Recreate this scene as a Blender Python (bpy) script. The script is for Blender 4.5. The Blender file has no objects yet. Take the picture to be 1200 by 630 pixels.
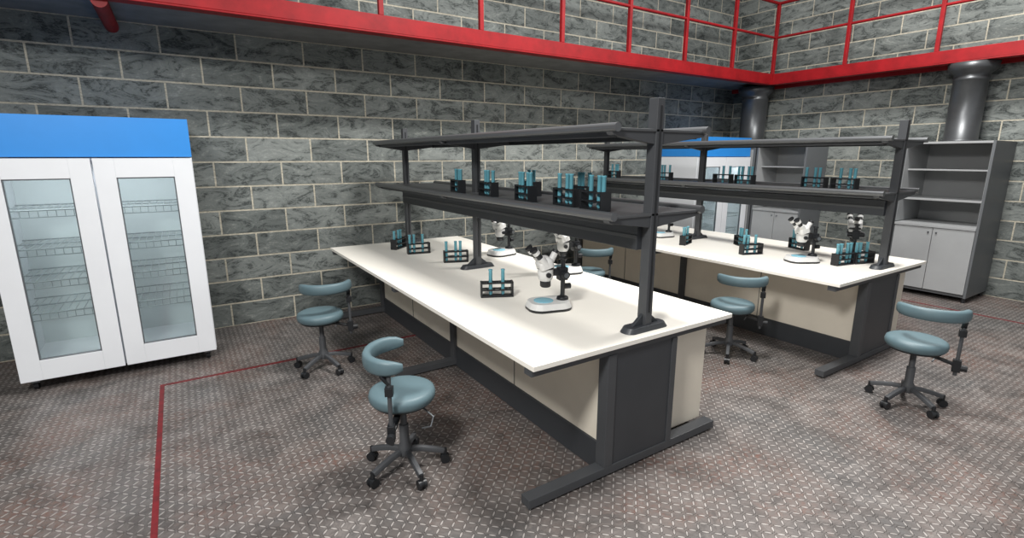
import bpy, bmesh, math
from mathutils import Vector, Matrix
R=math.radians
scene=bpy.context.scene
try:
    scene.view_settings.view_transform='Standard'
    scene.view_settings.look='None'
except Exception as e: print(e)

# ---------------------------------------------------------------- materials
def srgb(r,g,b):
    def c(v):
        v/=255.0
        return v/12.92 if v<=0.04045 else ((v+0.055)/1.055)**2.4
    return (c(r),c(g),c(b),1)
class NT:
    def __init__(s,m): s.t=m.node_tree; s.n=s.t.nodes; s.l=s.t.links
    def new(s,ty,**k):
        n=s.n.new(ty)
        for a,b in k.items(): setattr(n,a,b)
        return n
    def link(s,a,b): s.l.new(a,b)
    def math(s,op,a,b=None,c=None,clamp=False):
        n=s.n.new('ShaderNodeMath'); n.operation=op; n.use_clamp=clamp
        for i,v in enumerate((a,b,c)):
            if v is None: continue
            if isinstance(v,(int,float)): n.inputs[i].default_value=v
            else: s.l.new(v,n.inputs[i])
        return n.outputs[0]
    def mix(s,f,a,b,blend='MIX'):
        n=s.n.new('ShaderNodeMix'); n.data_type='RGBA'; n.blend_type=blend
        for sock,v in ((n.inputs[0],f),(n.inputs[6],a),(n.inputs[7],b)):
            if isinstance(v,(int,float,tuple)): sock.default_value=v
            else: s.l.new(v,sock)
        return n.outputs[2]
    def noise(s,vec,scale,detail=4,rough=.6,dist=0):
        n=s.n.new('ShaderNodeTexNoise'); n.inputs['Scale'].default_value=scale
        n.inputs['Detail'].default_value=detail; n.inputs['Roughness'].default_value=rough
        n.inputs['Distortion'].default_value=dist
        s.l.new(vec,n.inputs['Vector']); return n.outputs['Fac']
    def ramp(s,f,a,b):
        n=s.n.new('ShaderNodeMapRange'); n.inputs[1].default_value=a; n.inputs[2].default_value=b
        s.l.new(f,n.inputs[0]); return n.outputs[0]
def base(name,col,rough=.5,metal=0,spec=.5):
    m=bpy.data.materials.new(name); m.use_nodes=True
    p=m.node_tree.nodes['Principled BSDF']
    p.inputs['Base Color'].default_value=col
    p.inputs['Roughness'].default_value=rough
    p.inputs['Metallic'].default_value=metal
    p.inputs['Specular IOR Level'].default_value=spec
    return m
def mat(name,col,rough=.5,metal=0,var=.08,scale=6,spec=.5):
    """painted / plastic / metal surface with faint procedural mottling"""
    m=base(name,col,rough,metal,spec); t=NT(m); p=t.n['Principled BSDF']
    g=t.new('ShaderNodeNewGeometry').outputs['Position']
    f=t.noise(g,scale,5)
    dark=tuple(c*(1-var*2) for c in col[:3])+(1,)
    lite=tuple(min(1,c*(1+var)) for c in col[:3])+(1,)
    t.link(t.mix(t.ramp(f,.3,.7),dark,lite),p.inputs['Base Color'])
    return m

def brick_mat(name,axis):
    m=base(name,(.2,.2,.2,1),.85,0,.3); t=NT(m); p=t.n['Principled BSDF']
    pos=t.new('ShaderNodeNewGeometry').outputs['Position']
    sx=t.new('ShaderNodeSeparateXYZ'); t.link(pos,sx.inputs[0])
    cb=t.new('ShaderNodeCombineXYZ'); t.link(sx.outputs[axis],cb.inputs[0]); t.link(sx.outputs[2],cb.inputs[1])
    br=t.new('ShaderNodeTexBrick'); br.offset=.5; br.squash=1
    t.link(cb.outputs[0],br.inputs['Vector'])
    for k,v in (('Scale',1),('Mortar Size',.0085),('Mortar Smooth',.25),('Bias',0),('Brick Width',.60),('Row Height',.235)):
        br.inputs[k].default_value=v
    br.inputs['Color1'].default_value=srgb(98,103,101); br.inputs['Color2'].default_value=srgb(130,135,132)
    br.inputs['Mortar'].default_value=srgb(165,160,146)
    row=t.math('FLOOR',t.math('MULTIPLY',sx.outputs[2],1/.235))
    cb2=t.new('ShaderNodeCombineXYZ'); t.link(t.math('ADD',sx.outputs[axis],t.math('MULTIPLY',row,3.37)),cb2.inputs[0]); t.link(t.math('MULTIPLY',sx.outputs[2],2.2),cb2.inputs[1])
    n1=t.noise(cb2.outputs[0],3.8,10,.76,1.2)
    n2=t.noise(cb2.outputs[0],30,6,.75,.3)
    vein=t.math('MULTIPLY',t.ramp(n1,.50,.575),t.ramp(n2,.34,.54),clamp=True)
    stone=t.mix(t.math('MULTIPLY',vein,.82),br.outputs['Color'],srgb(40,45,45))
    lt=t.math('MULTIPLY',t.ramp(n1,.47,.38),t.ramp(n2,.42,.60),clamp=True)
    stone=t.mix(t.math('MULTIPLY',lt,.5),stone,srgb(172,176,170))
    n4=t.noise(pos,.6,3,.5)
    mort=t.mix(t.ramp(n2,.35,.65),srgb(150,146,132),srgb(208,201,183))
    col=t.mix(br.outputs['Fac'],stone,mort)
    col=t.mix(1.0,col,t.mix(t.ramp(n4,.3,.7),(.86,.86,.86,1),(1.1,1.1,1.1,1)),'MULTIPLY')
    t.link(col,p.inputs['Base Color'])
    h=t.math('ADD',t.math('MULTIPLY',br.outputs['Fac'],-1.0),t.math('MULTIPLY',n2,.55))
    bp=t.new('ShaderNodeBump'); bp.inputs['Strength'].default_value=.6; bp.inputs['Distance'].default_value=.014
    t.link(h,bp.inputs['Height']); t.link(bp.outputs[0],p.inputs['Normal'])
    return m
def floor_mat():
    m=base('diamond_plate_floor',(.2,.2,.2,1),.5,0,.5); t=NT(m); p=t.n['Principled BSDF']
    pos=t.new('ShaderNodeNewGeometry').outputs['Position']
    sx=t.new('ShaderNodeSeparateXYZ'); t.link(pos,sx.inputs[0])
    S=1/.040
    X=t.math('MULTIPLY',sx.outputs[0],S); Y=t.math('MULTIPLY',sx.outputs[1],S)
    par=t.math('MODULO',t.math('ADD',t.math('ADD',t.math('FLOOR',X),t.math('FLOOR',Y)),4000),2)
    par=t.math('GREATER_THAN',par,.5)
    u=t.math('SUBTRACT',t.math('FRACT',X),.5); v=t.math('SUBTRACT',t.math('FRACT',Y),.5)
    a=t.math('ADD',u,v); b=t.math('SUBTRACT',u,v)
    a2=t.math('MULTIPLY',a,a); b2=t.math('MULTIPLY',b,b)
    def ell(L,W): return t.math('ADD',t.math('MULTIPLY',L,1/.55),t.math('MULTIPLY',W,1/.035))
    e=t.math('ADD',t.math('MULTIPLY',ell(a2,b2),par),t.math('MULTIPLY',ell(b2,a2),t.math('SUBTRACT',1,par)))
    lug=t.math('SUBTRACT',1,e,clamp=True)
    lugs=t.math('MULTIPLY',lug,2.5,clamp=True)
    n1=t.noise(pos,1.0,8,.7,.6); n2=t.noise(pos,3.6,10,.78,.9); n3=t.noise(pos,35,4,.7)
    c=t.mix(t.ramp(n1,.38,.62),srgb(92,90,89),srgb(112,101,96))
    c=t.mix(t.math('MULTIPLY',t.ramp(n2,.51,.60),.6),c,srgb(62,58,56))
    c=t.mix(t.math('MULTIPLY',t.ramp(n2,.47,.36),.55),c,srgb(146,139,135))
    rust=t.math('MULTIPLY',t.ramp(n1,.50,.60),t.ramp(n3,.48,.62),clamp=True)
    c=t.mix(t.math('MULTIPLY',rust,.6),c,srgb(112,70,56))
    lc=t.math('MULTIPLY',lugs,t.math('MULTIPLY_ADD',t.ramp(n2,.64,.44),.5,.25))
    c=t.mix(lc,c,srgb(188,182,178))
    # dark rim around each raised lug
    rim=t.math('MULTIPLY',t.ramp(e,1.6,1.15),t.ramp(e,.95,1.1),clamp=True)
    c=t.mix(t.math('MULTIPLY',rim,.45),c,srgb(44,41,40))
    t.link(c,p.inputs['Base Color'])
    t.link(t.math('MULTIPLY_ADD',n2,.35,.27),p.inputs['Roughness'])
    p.inputs['Metallic'].default_value=.2
    bp=t.new('ShaderNodeBump'); bp.inputs['Strength'].default_value=1.0; bp.inputs['Distance'].default_value=.009
    t.link(t.math('ADD',lugs,t.math('MULTIPLY',n3,.15)),bp.inputs['Height']); t.link(bp.outputs[0],p.inputs['Normal'])
    return m
def glass_mat():
    m=base('cabinet_glass',srgb(190,210,212),.05,0,.5); t=NT(m)
    tr=t.new('ShaderNodeBsdfTransparent'); tr.inputs[0].default_value=(.88,.92,.92,1)
    gl=t.new('ShaderNodeBsdfGlossy'); gl.inputs['Roughness'].default_value=.08
    mx=t.new('ShaderNodeMixShader'); mx.inputs[0].default_value=.09
    t.link(tr.outputs[0],mx.inputs[1]); t.link(gl.outputs[0],mx.inputs[2])
    t.link(mx.outputs[0],t.n['Material Output'].inputs[0]); return m

M_WB=brick_mat('block_wall_x',0); M_WR=brick_mat('block_wall_y',1); M_FL=floor_mat()
WHITE=mat('white_enamel',srgb(226,229,233),.35,var=.01)
TOP=mat('bench_laminate_white',srgb(249,245,235),.45,var=.006)
CREAM=mat('cream_panel',srgb(232,224,208),.55,var=.03,scale=3)
DARK=mat('dark_grey_steel',srgb(70,72,75),.5,.0,var=.04)
DARK2=mat('charcoal_steel',srgb(57,60,64),.45,.0,var=.04)
SHELF=mat('shelf_grey_metal',srgb(80,82,84),.5,.0,var=.015,scale=1)
TUBE=mat('brushed_tube_metal',srgb(104,106,108),.32,.5,var=.03,scale=2)
WIRE=mat('wire_shelf_metal',srgb(150,158,160),.4,.1,var=.03,scale=2)
BLUE=mat('blue_header_panel',srgb(44,136,216),.4,var=.02)
RED=mat('red_painted_steel',srgb(142,17,24),.5,var=.14,spec=.3)
REDL=mat('red_floor_paint',srgb(112,18,26),.6,var=.25,scale=14)
TEAL=mat('grey_teal_vinyl',srgb(90,112,119),.5,var=.04)
BLACK=mat('black_plastic',srgb(28,30,33),.4,var=.04)
GLASSTUBE=mat('pale_blue_sample_tube',srgb(104,170,186),.2,var=.06)
CHROME=mat('grey_chrome',srgb(120,124,128),.3,.7,var=.05)
MWHITE=mat('microscope_white',srgb(214,214,212),.3,var=.01)
MBLUE=mat('stage_plate_blue',srgb(140,196,214),.25,var=.03)
CAB=mat('cabinet_light_grey',srgb(158,160,161),.4,.0,var=.02)
CABD=mat('cabinet_side_grey',srgb(96,99,102),.45,.0,var=.03)
DUCT=mat('galvanised_duct',srgb(84,86,88),.38,.6,var=.08)
UND=mat('mezzanine_underside',srgb(118,118,116),.75,var=.12,scale=5)
FRIN=mat('fridge_interior',srgb(214,220,221),.5,var=.01)
GL=glass_mat()

# ---------------------------------------------------------------- builder
class B:
    def __init__(s,name,loc=(0,0,0),rot=0,scale=1):
        s.name=name; s.bm=bmesh.new(); s.mats=[]; s.loc=loc; s.rot=rot; s.sc=scale; s.M=Matrix.Identity(4)
    def mi(s,m):
        if m not in s.mats: s.mats.append(m)
        return s.mats.index(m)
    def add(s,verts,faces,m,smooth=False):
        i=s.mi(m); vs=[s.bm.verts.new(s.M@Vector(v)) for v in verts]
        for f in faces:
            try:
                fc=s.bm.faces.new([vs[k] for k in f]); fc.material_index=i; fc.smooth=smooth
            except ValueError: pass
    def box(s,x0,x1,y0,y1,z0,z1,m):
        v=[(x,y,z) for x in (x0,x1) for y in (y0,y1) for z in (z0,z1)]
        s.add(v,[(0,1,3,2),(4,6,7,5),(0,4,5,1),(2,3,7,6),(0,2,6,4),(1,5,7,3)],m)
    def obox(s,c,sz,m,rz=0,ry=0,rx=0):
        old=s.M.copy(); s.M=old@Matrix.Translation(c)@Matrix.Rotation(rz,4,'Z')@Matrix.Rotation(ry,4,'Y')@Matrix.Rotation(rx,4,'X')
        a,b,c2=[q/2 for q in sz]; s.box(-a,a,-b,b,-c2,c2,m); s.M=old
    def cyl(s,p0,p1,r0,m,r1=None,n=20,cap=True):
        if r1 is None: r1=r0
        p0=Vector(p0);p1=Vector(p1); d=(p1-p0).normalized()
        u=d.orthogonal().normalized(); w=d.cross(u)
        A=[p0+(u*math.cos(k*2*math.pi/n)+w*math.sin(k*2*math.pi/n))*r0 for k in range(n)]
        C=[p1+(u*math.cos(k*2*math.pi/n)+w*math.sin(k*2*math.pi/n))*r1 for k in range(n)]
        s.add(A+C,[(k,(k+1)%n,n+(k+1)%n,n+k) for k in range(n)],m,True)
        if cap:
            s.add(A,[tuple(range(n))[::-1]],m); s.add(C,[tuple(range(n))],m)
    def lathe(s,prof,c,m,n=28,smooth=True):
        V=[];F=[]
        for r,z in prof:
            for k in range(n):
                a=k*2*math.pi/n; V.append((c[0]+r*math.cos(a),c[1]+r*math.sin(a),c[2]+z))
        for j in range(len(prof)-1):
            for k in range(n):
                F.append((j*n+k,j*n+(k+1)%n,(j+1)*n+(k+1)%n,(j+1)*n+k))
        F.append(tuple(range(n))[::-1]); F.append(tuple((len(prof)-1)*n+k for k in range(n)))
        s.add(V,F,m,smooth)
    def sweep(s,path,sec,m,up=Vector((0,0,1)),taper=True):
        V=[];F=[];n=len(sec);P=[Vector(p) for p in path];L=len(P)
        for i,p in enumerate(P):
            d=(P[min(i+1,L-1)]-P[max(i-1,0)]).normalized()
            side=d.cross(up).normalized(); uu=side.cross(d)
            k=1
            if taper:
                e=min(i,L-1-i); k=(.45,.8,.95,1)[min(e,3)]
            for a,b in sec: V.append(p+side*a*k+uu*b*k)
        for i in range(L-1):
            for k in range(n): F.append((i*n+k,i*n+(k+1)%n,(i+1)*n+(k+1)%n,(i+1)*n+k))
        F.append(tuple(range(n))[::-1]); F.append(tuple((L-1)*n+k for k in range(n)))
        s.add(V,F,m,True)
    def tube(s,path,r,m,n=10):
        s.sweep(path,[(r*math.cos(k*2*math.pi/n),r*math.sin(k*2*math.pi/n)) for k in range(n)],m,up=Vector((.02,.03,1)),taper=False)
    def prism(s,poly,z0,z1,m,k=1.0,smooth=False):
        n=len(poly); cx=sum(p[0] for p in poly)/n; cy=sum(p[1] for p in poly)/n
        V=[(p[0],p[1],z0) for p in poly]+[(cx+(p[0]-cx)*k,cy+(p[1]-cy)*k,z1) for p in poly]
        s.add(V,[(i,(i+1)%n,n+(i+1)%n,n+i) for i in range(n)]+[tuple(range(n))[::-1],tuple(range(n,2*n))],m)
    def done(s,bevel=.003):
        bmesh.ops.recalc_face_normals(s.bm,faces=s.bm.faces)
        me=bpy.data.meshes.new(s.name); s.bm.to_mesh(me); s.bm.free()
        for m in s.mats: me.materials.append(m)
        o=bpy.data.objects.new(s.name,me); scene.collection.objects.link(o)
        o.location=s.loc; o.rotation_euler=(0,0,s.rot); o.scale=(s.sc,)*3
        if bevel:
            b=o.modifiers.new('bevel','BEVEL'); b.width=bevel; b.segments=2; b.limit_method='ANGLE'; b.angle_limit=R(50)
        return o
def rrect(w,d,r,n=6):
    P=[]
    for cx,cy,a0 in ((w/2-r,d/2-r,0),(-w/2+r,d/2-r,90),(-w/2+r,-d/2+r,180),(w/2-r,-d/2+r,270)):
        for k in range(n+1):
            a=R(a0+90*k/n); P.append((cx+r*math.cos(a),cy+r*math.sin(a)))
    return P

# ---------------------------------------------------------------- room
YW=5.72; XW=8.32; XL=-4.2; ZT=5.2; YN=-3.0
b=B('floor'); b.box(XL,XW,YN,YW,-.1,0,M_FL); b.done(0)
b=B('wall_back'); b.box(XL-.2,XW+.2,YW,YW+.2,-.1,ZT,M_WB); b.done(0)
b=B('wall_right'); b.box(XW,XW+.2,YN,YW,-.1,ZT,M_WR); b.done(0)
b=B('wall_left'); b.box(XL-.2,XL,YN,YW,-.1,ZT,M_WR); b.done(0)
b=B('floor_marking_line')
b.box(-.30,7.22,4.43,4.462,0,.002,REDL); b.box(-.30,-.272,YN,4.43,0,.002,REDL); b.box(7.19,7.22,YN,4.43,0,.002,REDL)
b.done(0)

# mezzanine walkway with red railing
YM=4.8; XM=7.9; ZU=2.82; G=.004
b=B('mezzanine_walkway')
b.box(XL+G,XW-G,YM,YW-G,ZU,ZU+.06,UND); b.box(XM,XW-G,YN,YM,ZU,ZU+.06,UND)
def beamx(x0,x1,y):
    b.box(x0,x1,y-.05,y,2.79,2.93,RED); b.box(x0,x1,y-.05,y+.07,2.775,2.79,RED)
def beamy(y0,y1,x):
    b.box(x-.05,x,y0,y1,2.79,2.93,RED); b.box(x-.05,x+.07,y0,y1,2.775,2.79,RED)
beamx(XL+G,XM,YM); beamy(YN,YM-.05,XM)
for z,rr in ((3.45,.018),(3.93,.022)):
    b.cyl((XL+G,YM-.025,z),(XM-.025,YM-.025,z),rr,RED,n=12); b.cyl((XM-.025,YM-.025,z),(XM-.025,YN,z),rr,RED,n=12)
k=0
while XM-.025-1.03*k>XL:
    x=XM-.025-1.03*k; b.box(x-.022,x+.022,YM-.047,YM-.003,2.93,3.93,RED); k+=1
k=1
while YM-.025-1.03*k>YN:
    y=YM-.025-1.03*k; b.box(XM-.047,XM-.003,y-.022,y+.022,2.93,3.93,RED); k+=1
b.cyl((-.32,YM+.02,2.768),(-.32,YW-G,2.768),.05,RED,n=20)
b.box(XW-.06,XW-G,YN,YW-G,2.76,2.82,RED)
b.done(.004)

# ---------------------------------------------------------------- fridges
def fridge(x0,y0):
    W=1.25;D=.78;H=1.98;z0=.09
    b=B('display_refrigerator',(x0,y0,0))
    T=.035
    b.box(0,W,.05,D,z0,z0+.07,WHITE)
    b.box(0,T,.05,D,z0+.07,1.69,WHITE); b.box(W-T,W,.05,D,z0+.07,1.69,WHITE)
    b.box(T,W-T,D-T,D,z0+.07,1.69,FRIN)
    b.box(T,W-T,.05,D-T,1.655,1.69,WHITE)
    b.box(0,W,.02,D,1.695,H,BLUE)
    b.box(W/2-.02,W/2+.02,.06,.1,z0+.07,1.655,WHITE)
    dw=W/2
    for i in (0,1):
        a=i*dw+.006; c=(i+1)*dw-.006; g=.125
        b.box(a,a+g,0,.048,z0,1.685,WHITE); b.box(c-g,c,0,.048,z0,1.685,WHITE)
        b.box(a+g,c-g,0,.048,1.545,1.685,WHITE); b.box(a+g,c-g,0,.048,z0,.24,WHITE)
        for (p,q,u,v) in ((a+g-.001,a+g+.008,.24,1.545),(c-g-.008,c-g+.001,.24,1.545)): b.box(p,q,.006,.03,u,v,CHROME)
        b.box(a+g,c-g,.006,.03,.24,.248,CHROME); b.box(a+g,c-g,.006,.03,1.537,1.545,CHROME)
        b.box(a+g,c-g,.018,.024,.24,1.545,GL)
    for z in (.56,.80,1.04,1.32):
        for y in (.12,.42,.70): b.cyl((T,y,z),(W-T,y,z),.006,WIRE,n=6)
        b.cyl((T,.12,z-.05),(W-T,.12,z-.05),.004,WIRE,n=6)
        x=T+.03
        while x<W-T:
            b.cyl((x,.12,z),(x,.70,z),.003,WIRE,n=5,cap=False); b.cyl((x,.12,z),(x,.12,z-.05),.003,WIRE,n=5,cap=False); x+=.05
    for x in (.07,W-.07):
        for y in (.1,D-.08):
            b.cyl((x,y,.06),(x,y,z0),.012,CHROME,n=10); b.box(x-.025,x+.025,y-.02,y+.02,.05,.066,CHROME)
            b.cyl((x-.014,y,.03),(x+.014,y,.03),.03,BLACK,n=16)
    b.done(.004)
    l=bpy.data.lights.new('refrigerator_lamp','AREA'); l.shape='RECTANGLE'; l.size=W-.15; l.size_y=.05; l.energy=6; l.color=(.95,.98,1)
    o=bpy.data.objects.new('refrigerator_lamp',l); scene.collection.objects.link(o); o.location=(x0+W/2,y0+.10,1.64); o.rotation_euler=(R(28),0,0)
fridge(-1.14,4.80); fridge(6.42,4.86)

# ---------------------------------------------------------------- cabinets and ducts at right wall
def cabinet(y0,y1,x0):
    H=1.87; x1=XW-.01
    b=B('storage_cabinet')
    t=.025
    b.box(x0,x1,y0,y0+t,0.06,H,CABD); b.box(x0,x1,y1-t,y1,0.06,H,CABD)
    b.box(x0+.002,x1,y0+t,y0+t+.003,.9,H-t,CAB); b.box(x0+.002,x1,y1-t-.003,y1-t,.9,H-t,CAB)
    b.box(x0,x1,y0+t,y1-t,H-t,H,CAB); b.box(x1-t,x1,y0+t,y1-t,.06,H-t,CAB)
    b.box(x0+.03,x1-t,y0+t,y1-t,.06,.12,CABD)
    for z in (1.53,1.17): b.box(x0+.12,x1-t,y0+t,y1-t,z,z+.018,CAB)
    b.box(x0-.01,x1-t,y0+t,y1-t,.86,.89,CAB)
    b.box(x0+.03,x1-t,y0+t,y1-t,.12,.86,CAB)
    ym=(y0+y1)/2
    for a,c in ((y0+t+.004,ym-.003),(ym+.003,y1-t-.004)):
        b.box(x0,x0+.03,a,c,.10,.855,CAB)
    for y in (ym-.04,ym+.04): b.box(x0-.012,x0,y-.008,y+.008,.79,.81,CHROME)
    for x in (x0+.05,x1-.06):
        for y in (y0+.03,y1-.03): b.cyl((x,y,0),(x,y,.06),.02,BLACK,n=12)
    b.done(.003)
cabinet(1.93,2.78,7.6); cabinet(4.02,4.80,7.72)
def duct(x,y,z0,r=.165):
    b=B('exhaust_duct')
    b.lathe([(r+.035,0),(r+.035,.02),(r,.03),(r,.70),(r+.006,.705),(r+.006,.73),(r,.735),(r+.01,.78),(r+.065,.82),(r+.075,ZU-z0-.05)],(x,y,z0),DUCT,n=36)
    b.done(0)
duct(8.03,2.38,1.87); 
duct(7.97,5.08,1.87,.19)
b=B('duct_housing'); b.box(7.72,8.30,4.83,5.32,0,1.87,CABD); b.box(7.71,7.72,4.86,5.29,.1,1.8,CAB); b.done(.004)

# ---------------------------------------------------------------- lab benches
def bench(x0,x1,xa,xb,p):
    y0=1.75;y1=5.42;ym=3.6;Z=.768
    b=B('laboratory_bench')
    b.box(x0,x1,y0,y1,Z-.026,Z,TOP)
    b.box(xa,xb,y0+.10,y1-.10,.17,Z-.026,CREAM)
    b.box(xb,x1-.07,y0+.12,y1-.12,.05,Z-.026,CREAM)
    b.box(xa-.012,xb,y0+.10,y1-.10,.0,.17,DARK2)
    for yy in (2.7,4.5): b.box(xa-.004,xa,yy-.003,yy+.003,.17,Z-.06,DARK)
    for yy in (4.85,): b.box(xa-.02,xa,yy-.05,yy+.05,.655,.667,BLACK)
    for i,y in enumerate((y0+.06,ym,y1-.06)):
        b.box(x0-.0,x1-.05,y-.035,y+.035,.012,.06,DARK)
        for fx in (x0+.05,x1-.1): b.cyl((fx,y,0),(fx,y,.014),.02,BLACK,n=12)
        b.box(x0+.01,x1-.01,y-.03,y+.03,Z-.066,Z-.026,DARK)
        b.box(xa-.03,xa+.03,y-.035,y+.035,.06,Z-.066,DARK)
        b.box(xb-.04,xb,y-.035,y+.035,.06,Z-.066,DARK)
        b.box(xa+.03,xb-.04,y-.028,y+.028,.06,Z-.066,DARK2)
    b.done(.004)
    s=B('reagent_shelf_rack')
    ys=(y0+.10,3.74,y1-.12)
    L=.31;Rr=.36
    for y in ys:
        s.box(p-.025,p+.025,y-.03,y+.03,Z+.02,1.985,DARK)
        s.box(p-.006,p+.006,y-.034,y-.03,Z+.1,1.95,BLACK)
        f=rrect(.32,.10,.045); s.M=Matrix.Translation((p,y,0)); s.prism(f,Z,Z+.03,DARK2,.86); s.M=Matrix.Identity(4)
        for sg in (-1,1):
            s.add([(p+sg*.025,y-.01,Z+.03),(p+sg*.10,y-.01,Z+.03),(p+sg*.025,y-.01,Z+.09),(p+sg*.025,y+.01,Z+.03),(p+sg*.10,y+.01,Z+.03),(p+sg*.025,y+.01,Z+.09)],
                  [(0,1,2),(3,5,4),(0,3,4,1),(1,4,5,2),(0,2,5,3)],DARK2)
        for z in (1.80,1.375):
            for sg,w in ((-1,L),(1,Rr)):
                A=[(p,z-.045),(p+sg*w,z+.0),(p+sg*(w+.02),z+.03),(p+sg*(w-.01),z+.035),(p,z+.02)]
                V=[(q[0],y-.022,q[1]) for q in A]+[(q[0],y+.022,q[1]) for q in A]
                s.add(V,[(0,1,2,3,4),(9,8,7,6,5)]+[(i,(i+1)%5,5+(i+1)%5,5+i) for i in range(5)],DARK)
    for z in (1.82,1.395):
        s.box(p-L+.02,p+Rr-.02,ys[0]-.03,ys[2]+.03,z,z+.014,SHELF)
        for x in (p-L,p+Rr): s.cyl((x,ys[0]-.05,z+.015),(x,ys[2]+.05,z+.015),.022,TUBE,n=16)
        s.box(p-L+.03,p-L+.045,ys[0],ys[2],z-.03,z,DARK); s.box(p+Rr-.045,p+Rr-.03,ys[0],ys[2],z-.03,z,DARK)
    s.box(p-.06,p+.06,ys[0]+.03,ys[2]-.03,1.21,1.34,DARK2)
    s.box(p-.064,p-.06,ys[0]+.03,ys[2]-.03,1.27,1.29,SHELF)
    s.done(.003)
bench(1.25,2.73,1.77,2.27,2.07)
bench(4.05,5.64,4.62,5.18,4.99)

# ---------------------------------------------------------------- stools
def stool(x,y,rot,base_rot=0.3):
    b=B('laboratory_stool',(x,y,0),rot)
    for k in range(5):
        a=base_rot+k*2*math.pi/5; c,s_=math.cos(a),math.sin(a)
        b.sweep([(c*.03,s_*.03,.115),(c*.09,s_*.09,.108),(c*.16,s_*.16,.09),(c*.215,s_*.215,.072)],
                [(-.016,-.012),(.016,-.012),(.012,.014),(-.012,.014)],DARK,taper=False)
        ex,ey=c*.22,s_*.22
        b.cyl((ex,ey,.045),(ex,ey,.085),.012,BLACK,n=10)
        for sg in (-1,1):
            b.cyl((ex-s_*sg*.008,ey+c*sg*.008,.026),(ex-s_*sg*.022,ey+c*sg*.022,.026),.026,BLACK,n=16)
        b.cyl((ex-s_*.01,ey+c*.01,.03),(ex+s_*.01,ey-c*.01,.03),.022,BLACK,n=12)
    b.lathe([(.035,.085),(.04,.10),(.038,.14),(.026,.16),(.026,.27),(.018,.272),(.018,.40)],(0,0,0),DARK,n=20)
    b.M=Matrix.Translation((0,0,-.05))
    b.lathe([(.018,.43),(.05,.44),(.06,.465)],(0,0,0),DARK,n=20)
    b.lathe([(.15,.462),(.165,.468),(.175,.482),(.178,.505),(.172,.524),(.155,.534),(.12,.538),(.02,.540)],(0,0,0),TEAL,n=36)
    b.lathe([(.13,.448),(.15,.452),(.155,.463)],(0,0,0),BLACK,n=28)
    b.tube([(.02,.04,.44),(.06,.12,.435),(.10,.17,.41),(.13,.16,.37),(.11,.11,.35)],.005,CHROME,n=8)
    px,py=.225,-.03
    b.sweep([(.02,0,.44),(.12,-.015,.425),(px,py,.40)],[(-.018,-.008),(.018,-.008),(.018,.008),(-.018,.008)],BLACK,taper=False)
    b.box(px-.022,px+.022,py-.018,py+.018,.355,.44,BLACK)
    b.cyl((px+.02,py,.385),(px+.055,py,.385),.022,BLACK,n=16)
    b.cyl((px,py,.33),(px,py,.70),.011,DARK,n=12)
    b.box(px-.02,px+.02,py-.02,py+.02,.60,.645,BLACK)
    b.sweep([(px,py,.66),(px,py-.03,.70),(px-.02,py-.04,.735)],[(-.015,-.008),(.015,-.008),(.015,.008),(-.015,.008)],BLACK,taper=False)
    pts=[]
    for k in range(15):
        a=R(20-205*k/14.0)
        pts.append((.055+.18*math.cos(a),-.01+.15*math.sin(a),.745))
    sec=[]
    for k in range(12):
        a=k*2*math.pi/12; ca,sa=math.cos(a),math.sin(a)
        sec.append((.024*math.copysign(abs(ca)**.7,ca),.042*math.copysign(abs(sa)**.7,sa)))
    b.sweep(pts,sec,TEAL)
    b.done(.002)
stool(.88,2.45,R(-118),.5)
stool(.83,4.12,R(-11),.2)
stool(3.87,2.49,R(-55),.9)
stool(4.13,1.26,R(-70),.4)
stool(3.68,4.12,R(-30),.1)

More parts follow.
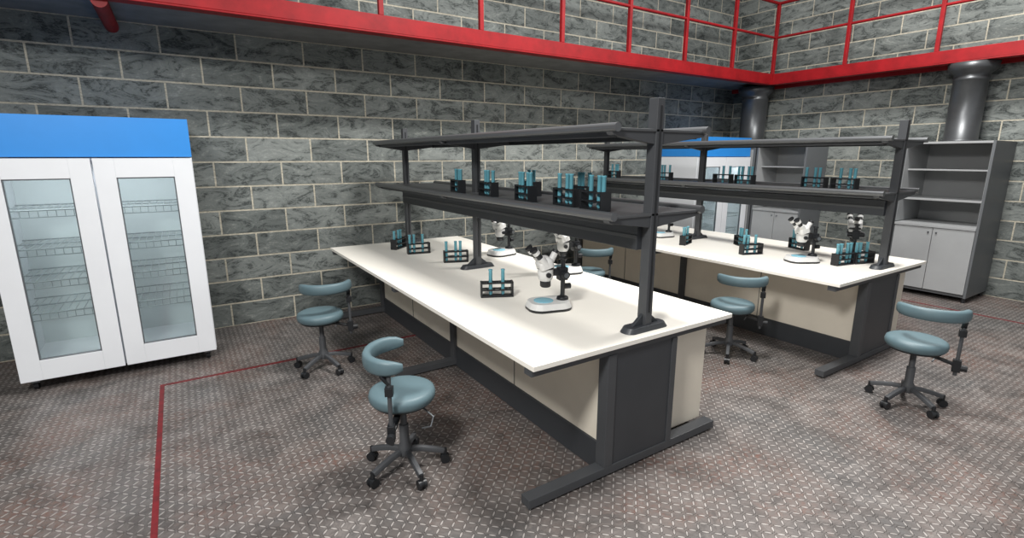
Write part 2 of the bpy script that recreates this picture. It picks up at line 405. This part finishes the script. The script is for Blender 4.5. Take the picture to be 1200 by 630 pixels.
# ---------------------------------------------------------------- microscopes
def microscope(x,y,rot,z=.768,sc=1.12):
    b=B('stereo_microscope',(x,y,z),rot,sc)
    b.prism(rrect(.25,.19,.07),0,.014,BLACK)
    b.prism(rrect(.25,.19,.07),.014,.046,MWHITE,.90)
    b.lathe([(.055,.046),(.055,.0495),(.0,.050)] ,(-.03,0,0),MBLUE,n=30)
    b.lathe([(.035,.046),(.032,.06),(.02,.065)],(.085,0,0),BLACK,n=20)
    b.cyl((.085,0,.05),(.085,0,.27),.0125,BLACK,n=16)
    b.lathe([(.014,0),(.02,.003),(.02,.012),(.012,.016)],(.085,0,.27),BLACK,n=16)
    b.obox((.08,0,.195),(.05,.05,.07),BLACK)
    b.cyl((.08,-.06,.195),(.08,.06,.195),.021,BLACK,n=20)
    b.cyl((.08,-.064,.195),(.08,.064,.195),.014,CHROME,n=20)
    b.obox((.04,0,.205),(.07,.035,.035),BLACK)
    b.lathe([(.024,.125),(.03,.13),(.03,.160)],(-.02,0,0),BLACK,n=24)
    b.lathe([(.03,.160),(.04,.175),(.043,.20),(.043,.235)],(-.02,0,0),MWHITE,n=28)
    b.cyl((-.02,-.055,.20),(-.02,.055,.20),.014,BLACK,n=16)
    b.lathe([(.0445,.228),(.0445,.238)],(-.02,0,0),BLACK,n=28)
    old=b.M.copy()
    b.M=Matrix.Translation((-.02,0,.235))@Matrix.Rotation(R(-18),4,'Y')
    b.prism(rrect(.085,.10,.025),0,.035,MWHITE,1.02); b.prism(rrect(.087,.102,.025),.035,.06,MWHITE,.62)
    b.M=old
    for sg in (-1,1):
        p=Vector((-.035,sg*.032,.262)); d=Vector((-.66,sg*.06,.75)).normalized()
        b.cyl(p-d*.015,p+d*.045,.021,MWHITE,n=20)
        b.cyl(p+d*.045,p+d*.075,.0165,BLACK,n=20)
        b.cyl(p+d*.075,p+d*.095,.021,MWHITE,n=20)
        b.cyl(p+d*.095,p+d*.112,.019,BLACK,.023,n=20)
    b.cyl((.01,0,.27),(.035,0,.315),.018,MWHITE,n=18); b.cyl((.035,0,.315),(.042,0,.328),.02,BLACK,n=18)
    b.cyl((.10,.0,.12),(.13,0,.12),.016,BLACK,n=12)
    b.done(.003)
microscope(1.86,2.45,R(-15))
microscope(2.58,3.18,R(-15))
microscope(2.55,4.12,R(10))
microscope(4.66,2.36,R(-30))
microscope(5.32,2.24,R(-150))
microscope(4.75,4.05,R(-10))

# ---------------------------------------------------------------- test tube racks
def rack(x,y,z,rot,tubes=(0,1,2)):
    b=B('test_tube_rack',(x,y,z),R(rot))
    L=.21;D=.065;H=.105
    for sg in (-1,1):
        b.box(sg*L/2-.006,sg*L/2+.006,-D/2,D/2,0,H,BLACK)
    b.box(-L/2,L/2,-D/2,D/2,.0,.010,BLACK)
    for zz in (.045,H-.012):
        b.box(-L/2,L/2,-D/2,-D/2+.014,zz,zz+.01,BLACK); b.box(-L/2,L/2,D/2-.014,D/2,zz,zz+.01,BLACK)
        for k in range(6):
            xx=-L/2+L*k/5; b.box(xx-.005,xx+.005,-D/2,D/2,zz,zz+.01,BLACK)
    for k in range(5):
        xx=-L/2+L*(k+.5)/5
        if k in tubes:
            b.lathe([(.004,.010),(.010,.016),(.0125,.026),(.0125,.180),(.0145,.182),(.0145,.19),(.010,.19)],(xx,0,0),GLASSTUBE,n=16)
    b.done(.0015)
T=.7685
rack(1.73,2.86,T,-25,(1,3)); rack(2.02,4.05,T,-20,(0,2,3)); rack(1.90,4.62,T,-10,(0,1,3)); rack(1.84,5.0,T,40,(0,2,3))
S=1.4095
for x,y,r,tb in ((1.92,2.12,80,(0,1,3)),(1.95,2.40,85,(1,2,4)),(2.2,2.55,80,(0,2,3)),(1.92,2.80,80,(0,1,3,4)),(1.94,3.32,85,(0,2,3)),(1.92,3.78,80,(0,1,3)),(2.25,3.2,80,(1,3))):
    rack(x,y,S,r,tb)
rack(4.60,2.82,T,-20,(0,1,3)); rack(4.95,3.15,T,60,(0,2,3)); rack(5.04,2.03,T,-15,(0,1,3)); rack(4.82,2.09,T,-10,(0,1,3,4)); rack(5.28,2.72,T,70,(0,1,3,4)); rack(4.55,3.55,T,20,(0,1,3))
for x,y,r,tb in ((4.9,2.2,80,(0,1,3)),(4.95,2.48,85,(1,2,4)),(4.9,3.15,80,(0,1,3,4)),(4.92,3.42,85,(0,2)),(4.9,4.2,85,(0,2,3)),(4.85,5.0,80,(0,1,3))):
    rack(x,y,S,r,tb)

# ---------------------------------------------------------------- lights
w=bpy.data.worlds.new('World'); scene.world=w; w.use_nodes=True
w.node_tree.nodes['Background'].inputs[0].default_value=(.95,.97,1,1); w.node_tree.nodes['Background'].inputs[1].default_value=.48
def area(n,loc,size,e,rot=(0,0,0),col=(1,.98,.95)):
    l=bpy.data.lights.new(n,'AREA'); l.shape='RECTANGLE'; l.size=size[0]; l.size_y=size[1]; l.energy=e; l.color=col
    o=bpy.data.objects.new(n,l); scene.collection.objects.link(o); o.location=loc; o.rotation_euler=rot
area('left_fill_light',(2.6,2.2,4.9),(.9,.6),265)
area('left_fill_light',(6.0,2.0,4.9),(.9,.6),210)
area('left_fill_light',(-1.4,.4,3.8),(.8,.6),190,(R(20),R(-35),0))  # added fill lamp, tilted from the left to brighten the cream bench sides

cam=bpy.data.cameras.new('camera'); co=bpy.data.objects.new('camera',cam); scene.collection.objects.link(co)
co.location=(0,0,1.7); co.rotation_euler=(R(90-12.51),0,R(-32.94))
cam.sensor_width=36; cam.lens=595/1200*36; cam.clip_start=.05
scene.camera=co
